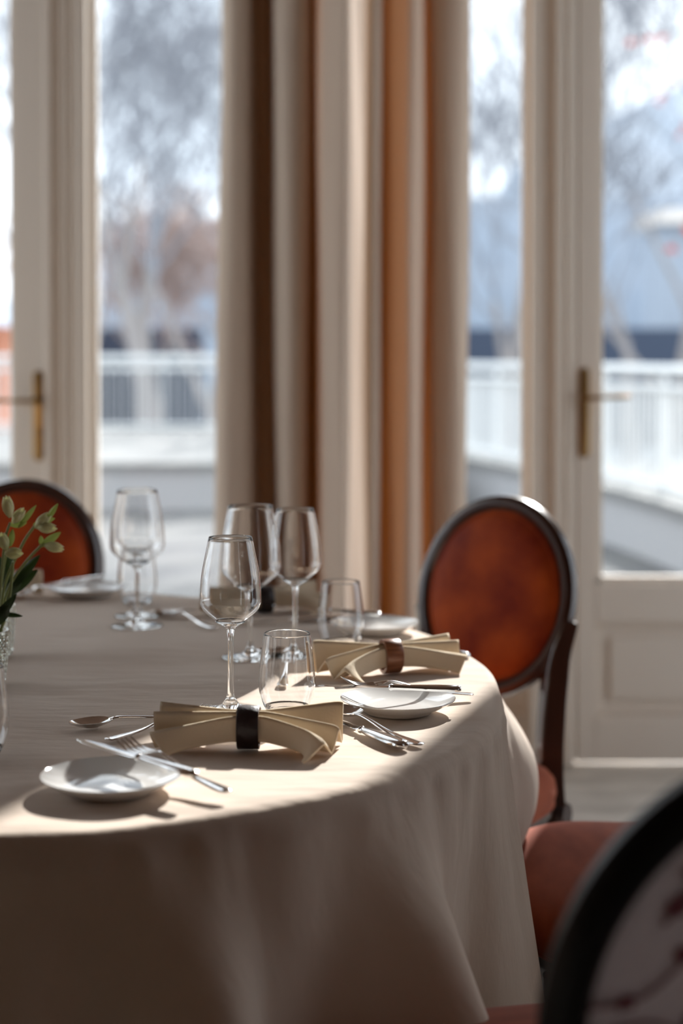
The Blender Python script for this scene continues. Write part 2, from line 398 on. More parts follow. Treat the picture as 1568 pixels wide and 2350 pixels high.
# how far the hanging cloth stands out from the rim (metres at full drop), by angle
FOLD = [(-90, .06), (-80, .01), (-72, .05), (-66, .07), (-61, .0), (-57, .06), (-53.5, .11), (-50, .02), (-46, -.005), (-42, .05), (-38.5, .14), (-36.5, .12), (-33, -.02), (-27.5, -.035), (-24, .0), (-20, .032), (-17.5, .038), (-13, .024),
        (-8, .012), (-4, .0), (0, .0), (4, .02), (8, .035), (13, .02), (20, .0), (28, .05), (38, .0), (50, .06), (62, .0), (75, .07), (88, .01), (100, .07), (115, .0), (130, .09), (150, .0), (170, .09), (190, .0), (210, .08), (230, .01), (250, .07), (262, .01)]
FOLD = [((a + 360) % 360, b) for a, b in FOLD]; FOLD.sort()
RIMp = [((a + 360) % 360, b) for a, b in RIM]; RIMp.sort()
HEM = [(0, .30), (6, .30), (14, .28), (24, .22), (50, .22), (70, .30), (84, .22), (110, .30), (180, .32), (250, .33), (300, .335), (325, .34), (345, .375), (355, .34)]
def cloth_mesh():
    NA = 720; rings = []
    tops = [i / 26 for i in range(1, 27)]
    v = [(0, 0, TZ)]; f = []
    rows = [('t', q) for q in tops] + [('c', q / 6) for q in range(1, 7)] + [('d', q / 34) for q in range(1, 35)]
    for kind, q in rows:
        for i in range(NA):
            a = i * 360 / NA; ra = radians(a); R = per_interp(a, RIMp)
            fo = per_interp(a, FOLD); cr_ = .016
            wob = .003 * sin(a * .77)
            if kind == 't':
                r = (R - cr_) * q; x, y = r * cos(ra), r * sin(ra)
                z = .0009 * sin(x * 17 + y * 9) * sin(y * 23 - x * 5) + .0006 * sin(x * 41 + 3 * sin(y * 13))
                z += .0022 * max(0, q - .9) / .1 * (per_interp(a, FOLD) - .05) * 14 * .2
            elif kind == 'c':
                t = q * pi / 2 * .93; r = R - cr_ + cr_ * sin(t); z = -cr_ * (1 - cos(t))
            else:
                drop = per_interp(a, HEM); s = q * drop
                st = s / .33
                out = fo * (st ** 1.15) * (.35 + .65 * min(1, st * 2.2)) + .012 * st + wob * min(1, st * 4)
                # small gathers running down from the rim
                g = .0030 * sin(a * 1.35 + 2 * sin(a * .21)) * math.exp(-s / .05) + .0008 * sin(a * 3.1 + .8) * math.exp(-s / .03)
                tail = 0
                da = ((a - 9 + 180) % 360) - 180
                if abs(da) < 15: tail = .088 * (cos(da / 15 * pi / 2) ** 2) * sin(min(1, st * .95) * pi) - .02 * (cos(da / 15 * pi / 2) ** 2) * max(0, st - .7) / .3
                r = R + out + tail + g * min(1, s / .01) + .001; z = -cr_ - s
            v.append((r * cos(ra), r * sin(ra), TZ + z))
    for i in range(NA): f.append((0, 1 + i, 1 + (i + 1) % NA))
    for k in range(len(rows) - 1):
        o = 1 + k * NA; p = o + NA
        for i in range(NA): f.append((o + i, p + i, p + (i + 1) % NA, o + (i + 1) % NA))
    return MB().add(v, f)
o = cloth_mesh().build('tablecloth', M['cloth'], angle=None); o.location = (CX, CY, 0)
tag(o, 'beige linen tablecloth draped in soft folds over the round table', 'tablecloth')

# ------------------------------------------------------------------ chairs
def oval(rx, rz, n=64): return [(rx * cos(2 * pi * k / n), rz * sin(2 * pi * k / n)) for k in range(n)]
def make_chair(name, label, wood, seat_m, back_m, rear_m, floral=False, grp=None, deep=1.0, lift=0.):
    r = empty(name); tag(r, label, 'chair', grp)
    # seat rail
    def seat_outline(sc=1., n=48):
        o = []
        for k in range(n):
            t = 2 * pi * k / n; c, s_ = cos(t), sin(t)
            e = .42; x = (abs(c) ** e) * (1 if c > 0 else -1); y = (abs(s_) ** e) * (1 if s_ > 0 else -1)
            w = .225 + .028 * y; o.append((x * w * sc, (y * .225 * sc + (.018 * (1 - x * x) if y > 0 else 0)) * (deep if y > 0 else 1)))
        return o
    so = seat_outline()
    def lay(z, sc): return [(x * sc, y * sc, z + lift * (z - .3) / .15) for x, y in so]
    MB().loft([lay(.345, .95), lay(.35, .985), lay(.362, .99), lay(.366, .97), lay(.385, .97), lay(.39, 1.0), lay(.405, 1.0), lay(.408, .96)]).build('seat_frame', wood, r)
    MB().loft([lay(.402, .965), lay(.408, 1.01), lay(.43, 1.035), lay(.452, 1.02), lay(.467, .97), lay(.478, .88), lay(.486, .7), lay(.490, .4), lay(.491, .1)]).build('seat', seat_m, r)
    pp = [(x * 1.005, y * 1.005, .409 + lift * .109 / .15) for x, y in so]; pp.append(pp[0])
    MB().tube(pp, .0045, 8, cap=False).build('piping', seat_m, r)
    # back: reclined oval
    tilt = radians(12); cz, cyb = .762, -.275
    def bp(x, z, y):   # oval plane coords -> local
        return (x, cyb + y * cos(tilt) - z * sin(tilt), cz + z * cos(tilt) + y * sin(tilt))
    def ring(sec, rx, rz, n=72):
        m = MB(); secs = []
        for k in range(n + 1):
            t = 2 * pi * k / n
            secs.append([bp((rx + d) * cos(t), (rz + d) * sin(t), y) for d, y in sec])
        return m.loft(secs, True, False)
    sec = [(0, -.014), (.006, -.019), (.018, -.017), (.026, -.011), (.030, 0), (.027, .011), (.020, .014), (.016, .019), (.008, .019), (.004, .014), (0, .012)]
    ring(sec, .150, .167).build('back_frame', wood, r)
    pads = []
    for (q, d) in ((1.0, .006), (.985, .012), (.94, .017), (.93, .016), (.90, .020), (.8, .027), (.6, .032), (.3, .034), (.02, .0345)):
        pads.append([bp(.152 * q * cos(2 * pi * k / 64), .169 * q * sin(2 * pi * k / 64), d) for k in range(64)])
    MB().loft(pads).build('backrest', back_m, r)
    rp = MB()
    lays = [[bp(.152 * q * cos(2 * pi * k / 64), .169 * q * sin(2 * pi * k / 64), -d) for k in range(64)] for q, d in ((1, .004), (.98, .008), (.9, .010), (.5, .0125), (.02, .013))]
    rp.loft(lays)
    if floral:
        rnd = random.Random(5)
        def dec(x, z): return bp(x, z, -.0140)
        def strip(P, w):
            P = crom([(a, b, 0) for a, b in P], 5); vs = []
            for i, p in enumerate(P):
                tv_ = (P[min(i + 1, len(P) - 1)] - P[max(0, i - 1)]).normalized(); nx, nz_ = -tv_.y, tv_.x
                ww = w * (1 - .6 * i / len(P)); vs += [dec(p.x + nx * ww, p.y + nz_ * ww), dec(p.x - nx * ww, p.y - nz_ * ww)]
            rp.add(vs, [(2 * i, 2 * i + 1, 2 * i + 3, 2 * i + 2) for i in range(len(P) - 1)], 2)
        def bloom(x, z, s):
            for k in range(5):
                a = k * 2 * pi / 5 + rnd.random(); px, pz = x + s * .62 * cos(a), z + s * .62 * sin(a); vs = [dec(px, pz)]
                for j in range(9): vs.append(dec(px + s * .55 * cos(j * 2 * pi / 9) * rnd.uniform(.7, 1.1), pz + s * .5 * sin(j * 2 * pi / 9) * rnd.uniform(.7, 1.1)))
                rp.add(vs, [(0, 1 + j, 1 + (j + 1) % 9) for j in range(9)], 1)
        for P_, bs in FLORAL:
            strip(P_, .0022)
            for b in bs: bloom(*b)
        rp.build('back_panel', [rear_m, M['blossom'], M['branch_print']], r, angle=None)
    else: rp.build('back_panel', rear_m, r)
    # rear legs rise past the seat into the oval's flanks
    for s_ in (-1, 1):
        P = [(s_ * .172, -.30, .0), (s_ * .168, -.262, .15), (s_ * .160, -.232, .33), (s_ * .153, -.225, .45), (s_ * .150, -.236, .56), bp(s_ * .150, -.105, -.004), bp(s_ * .168, -.03, -.002)]
        P = crom(P, 5); R = [.017 + .011 * min(1, max(0, i / len(P) * 3)) - (.010 * max(0, (i / len(P) - .75) * 4)) for i in range(len(P))]
        MB().tube(P, R, 4, flat=(1.15, 1.0)).build('leg', wood, r, bevel=.004, smooth=False)
    for s_ in (-1, 1):
        pr = [(.011, 0), (.013, .01), (.011, .02), (.014, .06), (.0195, .27), (.0195, .29), (.015, .297), (.024, .31), (.024, .322), (.026, .33), (.026, .39)]
        MB().lathe(pr, 20, cx=s_ * .215, cy=.195 * deep).build('leg', wood, r)
    MB().tube([(-.19, -.228, .375), (.19, -.228, .375)], .018, 8, flat=(1, 1.3)).build('back_rail', wood, r)
    return r
FLORAL = [
    ([(-.15, .015), (-.11, .02), (-.085, .04), (-.06, .065), (-.035, .09), (0, .10)], [(-.08, .05, .0075), (-.068, .062, .0065), (-.03, .085, .009)]),
    ([(-.10, .075), (-.082, .09), (-.065, .105), (-.05, .12)], [(-.075, .096, .011), (-.089, .088, .009), (-.062, .107, .008), (-.082, .113, .006)]),
    ([(-.14, -.006), (-.10, -.002), (-.07, -.02), (-.05, -.06)], [(-.062, .0, .013), (-.072, -.016, .010), (-.050, .012, .008), (-.122, .016, .007), (-.05, -.06, .013)]),
    ([(.0, -.15), (.03, -.08), (.02, .0), (.06, .08)], [(.03, -.06, .014), (.02, .02, .012), (.06, .09, .012), (.0, -.1, .01), (.1, -.02, .012), (.09, .02, .01)]),
]
def chair_at(c, ox, oy, face):   # put the centre of the oval back over (ox, oy); face = direction the sitter looks
    fx, fy = face; L = math.hypot(fx, fy); fx /= L; fy /= L
    c.location = (ox + .275 * fx, oy + .275 * fy, 0); c.rotation_euler = (0, 0, math.atan2(fy, fx) - pi / 2)
cA = make_chair('dining_chair', 'dining chair with rust velvet oval back, right of the table before the glazed door', M['dark_wood'], M['velvet_seat'], M['velvet'], M['velvet'], grp='rust velvet medallion chairs around the table')
chair_at(cA, .300, 3.12, (-.62, -.78))
cB = copy_tree(cA); cB['label'] = 'medallion-back dining chair with red velvet oval back behind the flowers'
chair_at(cB, -.705, 3.54, (.10, -1))
cC = copy_tree(cA); cC['label'] = 'velvet chair of which only the orange seat shows between tablecloth and floral-backed chair'
chair_at(cC, .772, 2.36, (-1, .02))
cD = make_chair('floral_backed_chair', 'black-framed medallion chair in the near corner, blossom-print fabric on the back of its oval', M['black_wood'], M['velvet_seat'], M['velvet'], M['floral'], floral=True, deep=1.62, lift=.022)
chair_at(cD, .311, 1.16, (-.27, .963))

# ------------------------------------------------------------------ glassware
def resample(p, n=4):
    return [(v.x, v.y) for v in crom([(a, b, 0) for a, b in p], n)]
def make_wine(rim, bowl, zb, zm, H, foot, name='wine_glass'):
    r = empty(name)
    outer = resample([(.0062, zb - .004), (.011, zb + .004), (bowl * .55, zb + .5 * (zm - zb) * .62), (bowl * .88, zb + (zm - zb) * .62), (bowl * .985, zb + (zm - zb) * .85), (bowl, zm), (bowl * .985, zm + .014), (bowl * .93, zm + (H - zm) * .45), (rim, H)], 6)
    th = .0009
    # bowl: thin wall
    inner = [(max(.0005, a - th), b) for a, b in outer if b > zb + .010]
    out2 = [(a, b) for a, b in outer if b > zb + .008]
    prof = out2 + [(rim - th * .3, H + .0006)] + inner[::-1]
    MB().lathe(prof, 72, closed=True).build('bowl', M['wall_glass'], r, angle=None)
    # thick bottom of the bowl and the stem, one solid drop of glass
    zc = zb + .009; rc = next(a for a, b in outer if b >= zc)
    pr = [(.0, .0155)] + [(.0060, .0150), (.0044, .022), (.0038, .035), (.0036, .06), (.0040, zb - .012), (.0055, zb - .003), (.0085, zb + .002), (rc, zc), (rc * .6, zb + .0075), (.0, zb + .0065)]
    MB().lathe(resample(pr, 3)[:-1] + [(0, zb + .0065)], 32).build('stem', M['glass'], r, angle=None)
    pf = [(0, .0008), (foot * .5, .0006), (foot * .96, 0), (foot, .0009), (foot * .97, .0018), (foot * .6, .0035), (foot * .3, .0068), (.009, .0115), (.0060, .0152), (0, .0156)]
    MB().lathe(pf, 64).build('foot', M['glass'], r, angle=None)
    return r
GRP_W = 'wine glasses set on the tablecloth'
g_small = make_wine(.0288, .0405, .108, .146, .2275, .0405)
g_big = make_wine(.0345, .0475, .101, .143, .2345, .0445)
place(g_small, (-.146, 2.108, TZ + .001)); tag(g_small, 'wine glass in sharp focus at front, standing just behind the napkin with dark leather ring', 'wine glass', GRP_W)
g = copy_tree(g_small); place(g, (-.072, 2.500, TZ + .001)); tag(g, 'slim wine glass standing behind the front tumbler, right of the wide-bowled glass', 'wine glass', GRP_W)
place(g_big, (-.141, 2.480, TZ + .001)); tag(g_big, 'wide-bowled wine glass overlapping the front wine glass, its stem before the far napkin', 'wine glass', GRP_W)
g = copy_tree(g_big); place(g, (-.353, 2.770, TZ + .001)); tag(g, 'large wine glass against the left window, enclosing a smaller glass behind it', 'wine glass', GRP_W)
g = copy_tree(g_small); place(g, (-.367, 2.880, TZ + .001)); tag(g, 'smaller wine glass seen through the bowl of the large glass by the left window', 'wine glass', GRP_W)

def make_tumbler():
    r = empty('tumbler')
    o_ = resample([(.0215, .0), (.0250, .002), (.0310, .013), (.0358, .028), (.0370, .042), (.0358, .062), (.0325, .088), (.0302, .105)], 6)
    th = .0011
    w = [(a, b) for a, b in o_ if b > .0085]; wi = [(a - th, b) for a, b in w if b > .009]
    MB().lathe(w + [(.0302 - th * .5, .1056)] + wi[::-1], 72, closed=True).build('glass_wall', M['wall_glass'], r, angle=None)
    b = [(0, .0012), (.0205, .0005), (.0225, .0003)] + [(a, z) for a, z in o_ if .001 < z <= .0095] + [(.0262, .0088), (.015, .0066), (0, .006)]
    MB().lathe(b, 64).build('base', M['glass'], r, angle=50)
    return r
GRP_T = 'stemless tumblers on the tablecloth'
t1 = make_tumbler(); place(t1, (-.071, 2.085, TZ + .001)); tag(t1, 'stemless tumbler in sharp focus right of the front wine glass, fork showing through it', 'tumbler', GRP_T)
for p, lb in (((-.001, 2.568), 'stemless tumbler standing left of the wooden napkin ring, before the far side plate'),
              ((-.385, 3.02), 'stemless tumbler behind the stems of the paired glasses by the left window'),
              ((-.424, 1.862), 'tumbler cut off by the left edge of the photo above the near side plate')):
    g = copy_tree(t1); place(g, (*p, TZ + .001)); tag(g, lb, 'tumbler', GRP_T)

# cut-crystal holders
def crystal(rt, rb, H, n=22, rows=9):
    m = MB(); v = []; f = []; NA = n * 2; NR = rows * 2 + 1
    for j in range(NR):
        z = H * .92 * j / (NR - 1) + .002; R = rb + (rt - rb) * j / (NR - 1)
        for i in range(NA):
            d = .0022 if (i + j) % 2 == 0 else 0
            if j in (0, NR - 1): d = 0
            a = 2 * pi * i / NA; v.append(((R + d) * cos(a), (R + d) * sin(a), z))
    for j in range(NR - 1):
        for i in range(NA):
            a, b, c, d = j * NA + i, j * NA + (i + 1) % NA, (j + 1) * NA + (i + 1) % NA, (j + 1) * NA + i
            if (i + j) % 2 == 0: f += [(a, b, c), (a, c, d)]
            else: f += [(a, b, d), (b, c, d)]
    m.add(v, f)
    k = len(v) - NA
    m.lathe([(rt, H * .92 + .002), (rt + .0006, H * .97), (rt, H), (rt - .003, H), (rt - .0035, H * .9), (rb - .004, .008), (0, .007)], NA)
    m.lathe([(rb, .002), (rb * .9, 0), (0, 0)], NA)
    return m
v1 = crystal(.038, .033, .078).build('crystal_candle_holder', M['crystal'], smooth=False); place(v1, (-.548, 2.50, TZ + .001))
tag(v1, 'cut-crystal glass holder standing behind the flower vase at the left edge', 'candle holder')
v2 = crystal(.036, .029, .078).build('crystal_vase', M['crystal'], smooth=False); place(v2, (-.508, 2.27, TZ + .001))
tag(v2, 'cut-crystal glass vase with tapered sides at the left edge, nearest of the crystal glasses', 'vase')

# ------------------------------------------------------------------ flowers (one bunch standing in the crystal vase)
fl = empty('flower_bunch', (-.508, 2.27, TZ)); tag(fl, 'bunch of pale green-white budding flowers with dark leaves rising from the crystal vase', 'flowers')
def fpt(px, py, dy=0.):  # offset in the plane of the bunch, metres from the vase centre
    Y = 2.27 + dy; return Vector(((px - 784) / 3690 * Y + .508, dy, 1.225 - (py - 820) / 3690 * Y - TZ))
def petal(m, base, tip, width, bulge, nrm, mi=0, n=7):
    base, tip = Vector(base), Vector(tip); ax = tip - base; L = ax.length; ax.normalize(); nrm = Vector(nrm).normalized()
    sd_ = ax.cross(nrm).normalized(); nn = sd_.cross(ax); vs = []
    for i in range(n + 1):
        t = i / n; w = width * (sin(pi * min(1, t * .92 + .06)) ** .8); c = bulge * sin(pi * t)
        for j in (-1, -.5, 0, .5, 1): vs.append(base + ax * L * t + sd_ * w * j + nn * (c * (1 - .9 * j * j)))
    fs = [(i * 5 + j, i * 5 + j + 1, (i + 1) * 5 + j + 1, (i + 1) * 5 + j) for i in range(n) for j in range(4)]
    m.add(vs, fs, mi)
def stem(P, r0=.0021, r1=.0018):
    P = crom(P, 6); MB().tube(P, [r0 + (r1 - r0) * i / len(P) for i in range(len(P))], 8).build('stem', M['stem'], fl)
def bud(base, dirv, L, w, mi='petal'):
    m = MB(); d = Vector(dirv).normalized(); a = d.orthogonal().normalized()
    for k in range(6):
        q = Matrix.Rotation(k * pi / 3, 3, d) @ a; s_ = 1 if k % 2 else .88
        petal(m, Vector(base) + q * .0012, Vector(base) + d * L * s_ + q * w * .42, w * .62, w * .60, q)
    m.lathe([(0, 0), (w * .35, .002), (w * .62, L * .35), (w * .55, L * .62), (0, L * .78)], 12)
    # turn the core to the bud's own axis
    k0 = len(m.v) - 12 * 5; q = Vector((0, 0, 1)).rotation_difference(d)
    for i in range(k0, len(m.v)): m.v[i] = tuple(q @ Vector(m.v[i]) + Vector(base))
    o_ = m.build('flower_bud', M['petal'], fl, angle=None)
    mod = o_.modifiers.new('solid', 'SOLIDIFY'); mod.thickness = .0004
    return o_
def leafp(base, tip, w, bulge, nrm, m='leaf'):
    mm = MB(); petal(mm, base, tip, w, bulge, nrm, n=9); mm.build('leaf', M[m], fl, angle=None)
F = fpt
vb = Vector((0, 0, .03))
stem([vb, F(2, 1440), F(20, 1370), F(28, 1290)], .0022, .002)
stem([vb, F(-10, 1420), F(0, 1330), F(10, 1240), F(22, 1200)]); stem([vb, F(-8, 1400, .01), F(5, 1310, .01), F(20, 1240, .01)])
stem([vb, F(-5, 1430, .02), F(10, 1340, .02), F(50, 1250, .02), F(78, 1208, .02)], .0024, .002)
stem([vb, F(-5, 1430, .03), F(18, 1350, .03), F(58, 1290, .03), F(98, 1248, .03)], .0024, .002)
stem([vb, F(-30, 1420), F(-25, 1300), F(-18, 1200)]); stem([vb, F(-40, 1430, -.02), F(-60, 1330, -.02), F(-75, 1250, -.02)])
for px, py, dy, dx, dz, L, w in ((22, 1188, 0, -.15, 1, .028, .0085), (28, 1200, .01, .6, .75, .024, .0075), (80, 1212, .02, .75, .75, .026, .008), (84, 1210, .018, 1, -.05, .026, .008),
                                 (100, 1250, .03, 1, -.25, .026, .0078), (12, 1262, 0, -.25, 1, .022, .0085), (10, 1270, -.01, 1, .02, .023, .0085), (-6, 1275, -.01, -.8, .4, .022, .008),
                                 (-18, 1200, 0, .1, 1, .026, .008), (-75, 1250, -.02, -.3, 1, .026, .008)):
    bud(F(px, py, dy), (dx, random.uniform(-.25, .05), dz), L * 1.12, w * 1.2)
for a, b, dy, w, m in (((40, 1212), (82, 1160), .01, .0042, 'bract'), ((102, 1200), (132, 1156), .02, .0045, 'bract'), ((92, 1255), (138, 1222), .03, .0058, 'bract'), ((22, 1255), (28, 1215), 0, .0045, 'bract'),
                       ((75, 1205), (125, 1190), .025, .005, 'bract'), ((20, 1205), (60, 1200), .012, .006, 'bract'), ((95, 1255), (92, 1230), .03, .004, 'bract'), ((18, 1265), (38, 1268), 0, .004, 'bract'),
                       ((10, 1360), (90, 1275), .04, .0095, 'leaf'), ((5, 1370), (84, 1310), .05, .010, 'leaf'), ((14, 1345), (16, 1262), .04, .010, 'leaf'), ((-5, 1395), (60, 1300), .04, .009, 'leaf'),
                       ((-8, 1425), (36, 1364), -.01, .0060, 'leaf'), ((-10, 1412), (30, 1370), -.02, .004, 'leaf'), ((0, 1410), (50, 1416), -.01, .0035, 'leaf'), ((-20, 1440), (20, 1385), -.02, .010, 'leaf'),
                       ((-30, 1380), (-60, 1290), .02, .01, 'leaf'), ((-40, 1420), (-100, 1350), -.01, .01, 'leaf'), ((2, 1350), (-10, 1270), .03, .010, 'leaf'), ((-5, 1415), (18, 1398), -.02, .009, 'leaf')):
    leafp(F(*a, dy), F(*b, dy), w, w * .5, (random.uniform(-.4, .4), -1, random.uniform(-.2, .6)), m)

# ------------------------------------------------------------------ plates
def make_plate():
    p = [(0, .004), (.020, .0041), (.036, .0048), (.050, .0074), (.062, .0120), (.0725, .0172), (.0755, .0190), (.0755, .0178), (.068, .0128), (.056, .0065), (.047, .0022), (.045, 0), (.042, 0), (.041, .0015), (0, .0015)]
    q = resample(p[:7], 4)[:-1] + p[6:]
    return MB().lathe(q, 96).build('side_plate', M['porcelain'], angle=50)
GRP_P = 'white side plates on the tablecloth'
pl = make_plate()
plates = [((-.246, 1.712), 'white side plate nearest the camera with fork and knife resting on its rim', 1.),
          ((.074, 2.098), 'white side plate in front of the wooden napkin ring, knife along its back rim', 1.),
          ((.055, 2.70), 'white side plate behind the back tumbler, left of the right-hand chair', 1.),
          ((-.495, 3.12), 'white side plate before the chair behind the flowers', 1.)]
for i, (p, lb, s_) in enumerate(plates):
    o = pl if i == 0 else pl.copy()
    if i: COL.objects.link(o)
    place(o, (*p, TZ + .001), 0, s_); tag(o, lb, 'plate', GRP_P)

# ------------------------------------------------------------------ cutlery: modelled along +X, handle end at 0, business end at L
def bar(m, st):     # st: x, half width, half thickness, z ; rounded flat bar
    secs = []
    for x, w, h, z in st:
        secs.append([(x, w * cos(q), z + h * sin(q)) for q in [2 * pi * k / 12 for k in range(12)]])
    m.loft(secs)
def smooth_st(st, n=4):
    a = crom([(s[0], s[1], s[2]) for s in st], n); b = crom([(s[3], 0, 0) for s in st], n)
    return [(p.x, max(.0003, p.y), max(.0003, p.z), q.x) for p, q in zip(a, b)]
def spoon_mesh(L=.19):
    m = MB(); k = L / .19
    bar(m, smooth_st([(0, .003, .001, .004), (.004 * k, .0085, .0014, .0042), (.02 * k, .0088, .0016, .0035), (.06 * k, .005, .0016, .0035), (.105 * k, .0028, .0018, .0085), (.128 * k, .003, .0016, .0105), (.137 * k, .005, .0010, .009)]))
    v = []; f = []; N, R_ = 20, 7; a, b = .028 * k, .0195 * k; cx = (.134 + .028) * k
    for s_ in (0, 1):
        for j in range(R_ + 1):
            q = j / R_
            for i in range(N):
                t = 2 * pi * i / N; w = b * (1 - .18 * cos(t))
                v.append((cx + a * q * cos(t), w * q * sin(t), .0105 - .0085 * (1 - q * q) - s_ * .0010))
    for s_ in (0, 1):
        o_ = s_ * (R_ + 1) * N
        for j in range(R_):
            for i in range(N): f.append((o_ + j * N + i, o_ + (j + 1) * N + i, o_ + (j + 1) * N + (i + 1) % N, o_ + j * N + (i + 1) % N))
    o_ = R_ * N; p_ = (R_ + 1) * N + R_ * N
    for i in range(N): f.append((o_ + i, p_ + i, p_ + (i + 1) % N, o_ + (i + 1) % N))
    m.add(v, f); return m
def fork_mesh(L=.185):
    m = MB(); k = L / .185
    bar(m, smooth_st([(0, .003, .001, .004), (.004 * k, .0082, .0014, .0042), (.02 * k, .0085, .0016, .0035), (.06 * k, .0048, .0016, .0035), (.100 * k, .0026, .0018, .0095), (.118 * k, .0032, .0014, .0120), (.128 * k, .0090, .0010, .010), (.140 * k, .0118, .0009, .0060), (.142 * k, .0118, .0008, .0058)]))
    for y in (-.0102, -.0034, .0034, .0102):
        m.tube(crom([(.139 * k, y, .0062), (.150 * k, y, .0042), (.165 * k, y, .0040), (.180 * k, y * .97, .0078), (.185 * k, y * .95, .0098)], 4), [.0016] * 12 + [.0015, .0013, .0012, .0010, .0006][:5], 8) if False else \
            m.tube([(.139 * k, y, .0062), (.150 * k, y, .0043), (.160 * k, y, .0038), (.170 * k, y, .0046), (.180 * k, y * .97, .0078), (.186 * k, y * .95, .0104)], [.0016, .0016, .0015, .0014, .0012, .0005], 8, flat=(1, .8))
    return m
def knife_parts(L=.20, thick=1.):
    h = MB(); k = L / .20
    bar(h, smooth_st([(0, .004 * thick, .003, .0045), (.006 * k, .0078 * thick, .0042 * thick, .0045), (.03 * k, .0085 * thick, .0045 * thick, .0045), (.07 * k, .006 * thick, .0038 * thick, .0045), (.088 * k, .0048, .0038, .0045), (.092 * k, .0062, .0046, .0045), (.095 * k, .004, .003, .0045)]))
    b = MB(); secs = []
    for x, w, h2 in ((.093, .0045, .0018), (.10, .007, .0014), (.13, .0086, .0010), (.165, .0090, .0009), (.185, .0072, .0007), (.196, .0035, .0005), (.20, .0008, .0004)):
        secs.append([(x * k, -w, .0045), (x * k, 0, .0045 + h2), (x * k, w * .8, .0045), (x * k, 0, .0045 - h2)])
    b.loft(secs); return h, b
spoonM = spoon_mesh().mesh('spoon', [M['steel']], angle=50)
forkM = fork_mesh().mesh('fork', [M['steel']], angle=50)
kh, kb = knife_parts(); knifeH = kh.mesh('knife_handle', [M['steel']], angle=50); knifeB = kb.mesh('knife_blade', [M['steel']], angle=30)
kh, kb = knife_parts(.215, 1.35); bigH = kh.mesh('knife_handle', [M['steel']], angle=50); bigB = kb.mesh('knife_blade', [M['steel']], angle=30)
def orient(o, a, b, roll=0.):
    a, b = Vector(a), Vector(b); x = (b - a).normalized(); y = Vector((0, 0, 1)).cross(x).normalized(); z = x.cross(y)
    R = Matrix((x, y, z)).transposed() @ Matrix.Rotation(roll, 3, 'X')
    o.matrix_world = Matrix.Translation(a) @ R.to_4x4()
def cutlery(kind, a, b, label, roll=0., grp='silver cutlery at the place settings'):
    L = (Vector(b) - Vector(a)).length
    if kind in ('spoon', 'fork'):
        o = bpy.data.objects.new(kind, spoonM if kind == 'spoon' else forkM); COL.objects.link(o); orient(o, a, b, roll)
    else:
        o = empty('knife'); orient(o, a, b, roll)
        H, B = (bigH, bigB) if kind == 'bigknife' else (knifeH, knifeB)
        for n_, me in (('handle', H), ('blade', B)):
            c = bpy.data.objects.new(n_, me); COL.objects.link(c); c.parent = o
    tag(o, label, kind.replace('bigknife', 'knife'), grp); return o
T = TZ + .001
CUT = []
cutlery('fork', (-.118, 1.667, .768), (-.258, 1.812, .790), 'fork propped on the rim of the nearest side plate, tines pointing at the napkin')
cutlery('smallknife', (-.152, 1.668, .786), (-.268, 1.776, .789), 'butter knife lying across the fork on the nearest side plate')
cutlery('spoon', (-.170, 2.075, T + .001), (-.309, 2.003, T), 'dessert spoon with its bowl pointing left, behind the napkin with the dark ring', roll=pi * .0)
cutlery('fork', (-.282, 1.925, T), (-.164, 2.085, T + .004), 'dessert fork whose tines show behind the dark-ringed napkin beside the front wine glass foot')
cutlery('bigknife', (.075, 1.885, T + .002), (-.030, 2.065, T), 'table knife with thick handle at the right end of the dark-ringed napkin')
cutlery('spoon', (.094, 1.900, T), (-.030, 2.085, T + .010), 'spoon with slim handle lying outside the thick-handled table knife')
cutlery('smallknife', (.157, 2.100, .786), (-.004, 2.118, .786), 'butter knife lying along the back rim of the side plate near the wooden ring')
cutlery('fork', (.178, 2.172, .764), (-.018, 2.118, .792), 'fork propped under the butter knife behind the plate near the wooden ring')
cutlery('fork', (-.084, 2.245, T), (-.079, 2.43, T + .004), 'dessert fork lying on the cloth and seen through the front tumbler')
cutlery('spoon', (.050, 2.53, T), (-.085, 2.495, T), 'dessert spoon on the sunlit cloth behind the front tumbler, before the back tumbler')
cutlery('bigknife', (.196, 2.468, T), (.022, 2.600, T + .004), 'table knife passing behind the wooden napkin ring')
cutlery('smallknife', (.066, 2.716, .786), (-.075, 2.775, .788), 'butter knife resting on the side plate behind the back tumbler')
cutlery('fork', (-.215, 2.725, T), (-.315, 2.885, T + .002), 'fork pointing to the back left, right of the paired wine glasses')
cutlery('spoon', (-.170, 2.93, T), (-.310, 2.868, T), 'spoon half under the far napkin, handle away from the paired glasses')
cutlery('bigknife', (.005, 2.84, T), (-.150, 2.78, T), 'table knife whose end shows right of the rear wine glass stem')
cutlery('fork', (-.500, 3.135, .784), (-.612, 3.010, .775), 'fork beside the far side plate, behind the flowers')
cutlery('smallknife', (-.470, 3.17, .786), (-.590, 3.055, .786), 'butter knife on the far side plate behind the flowers')

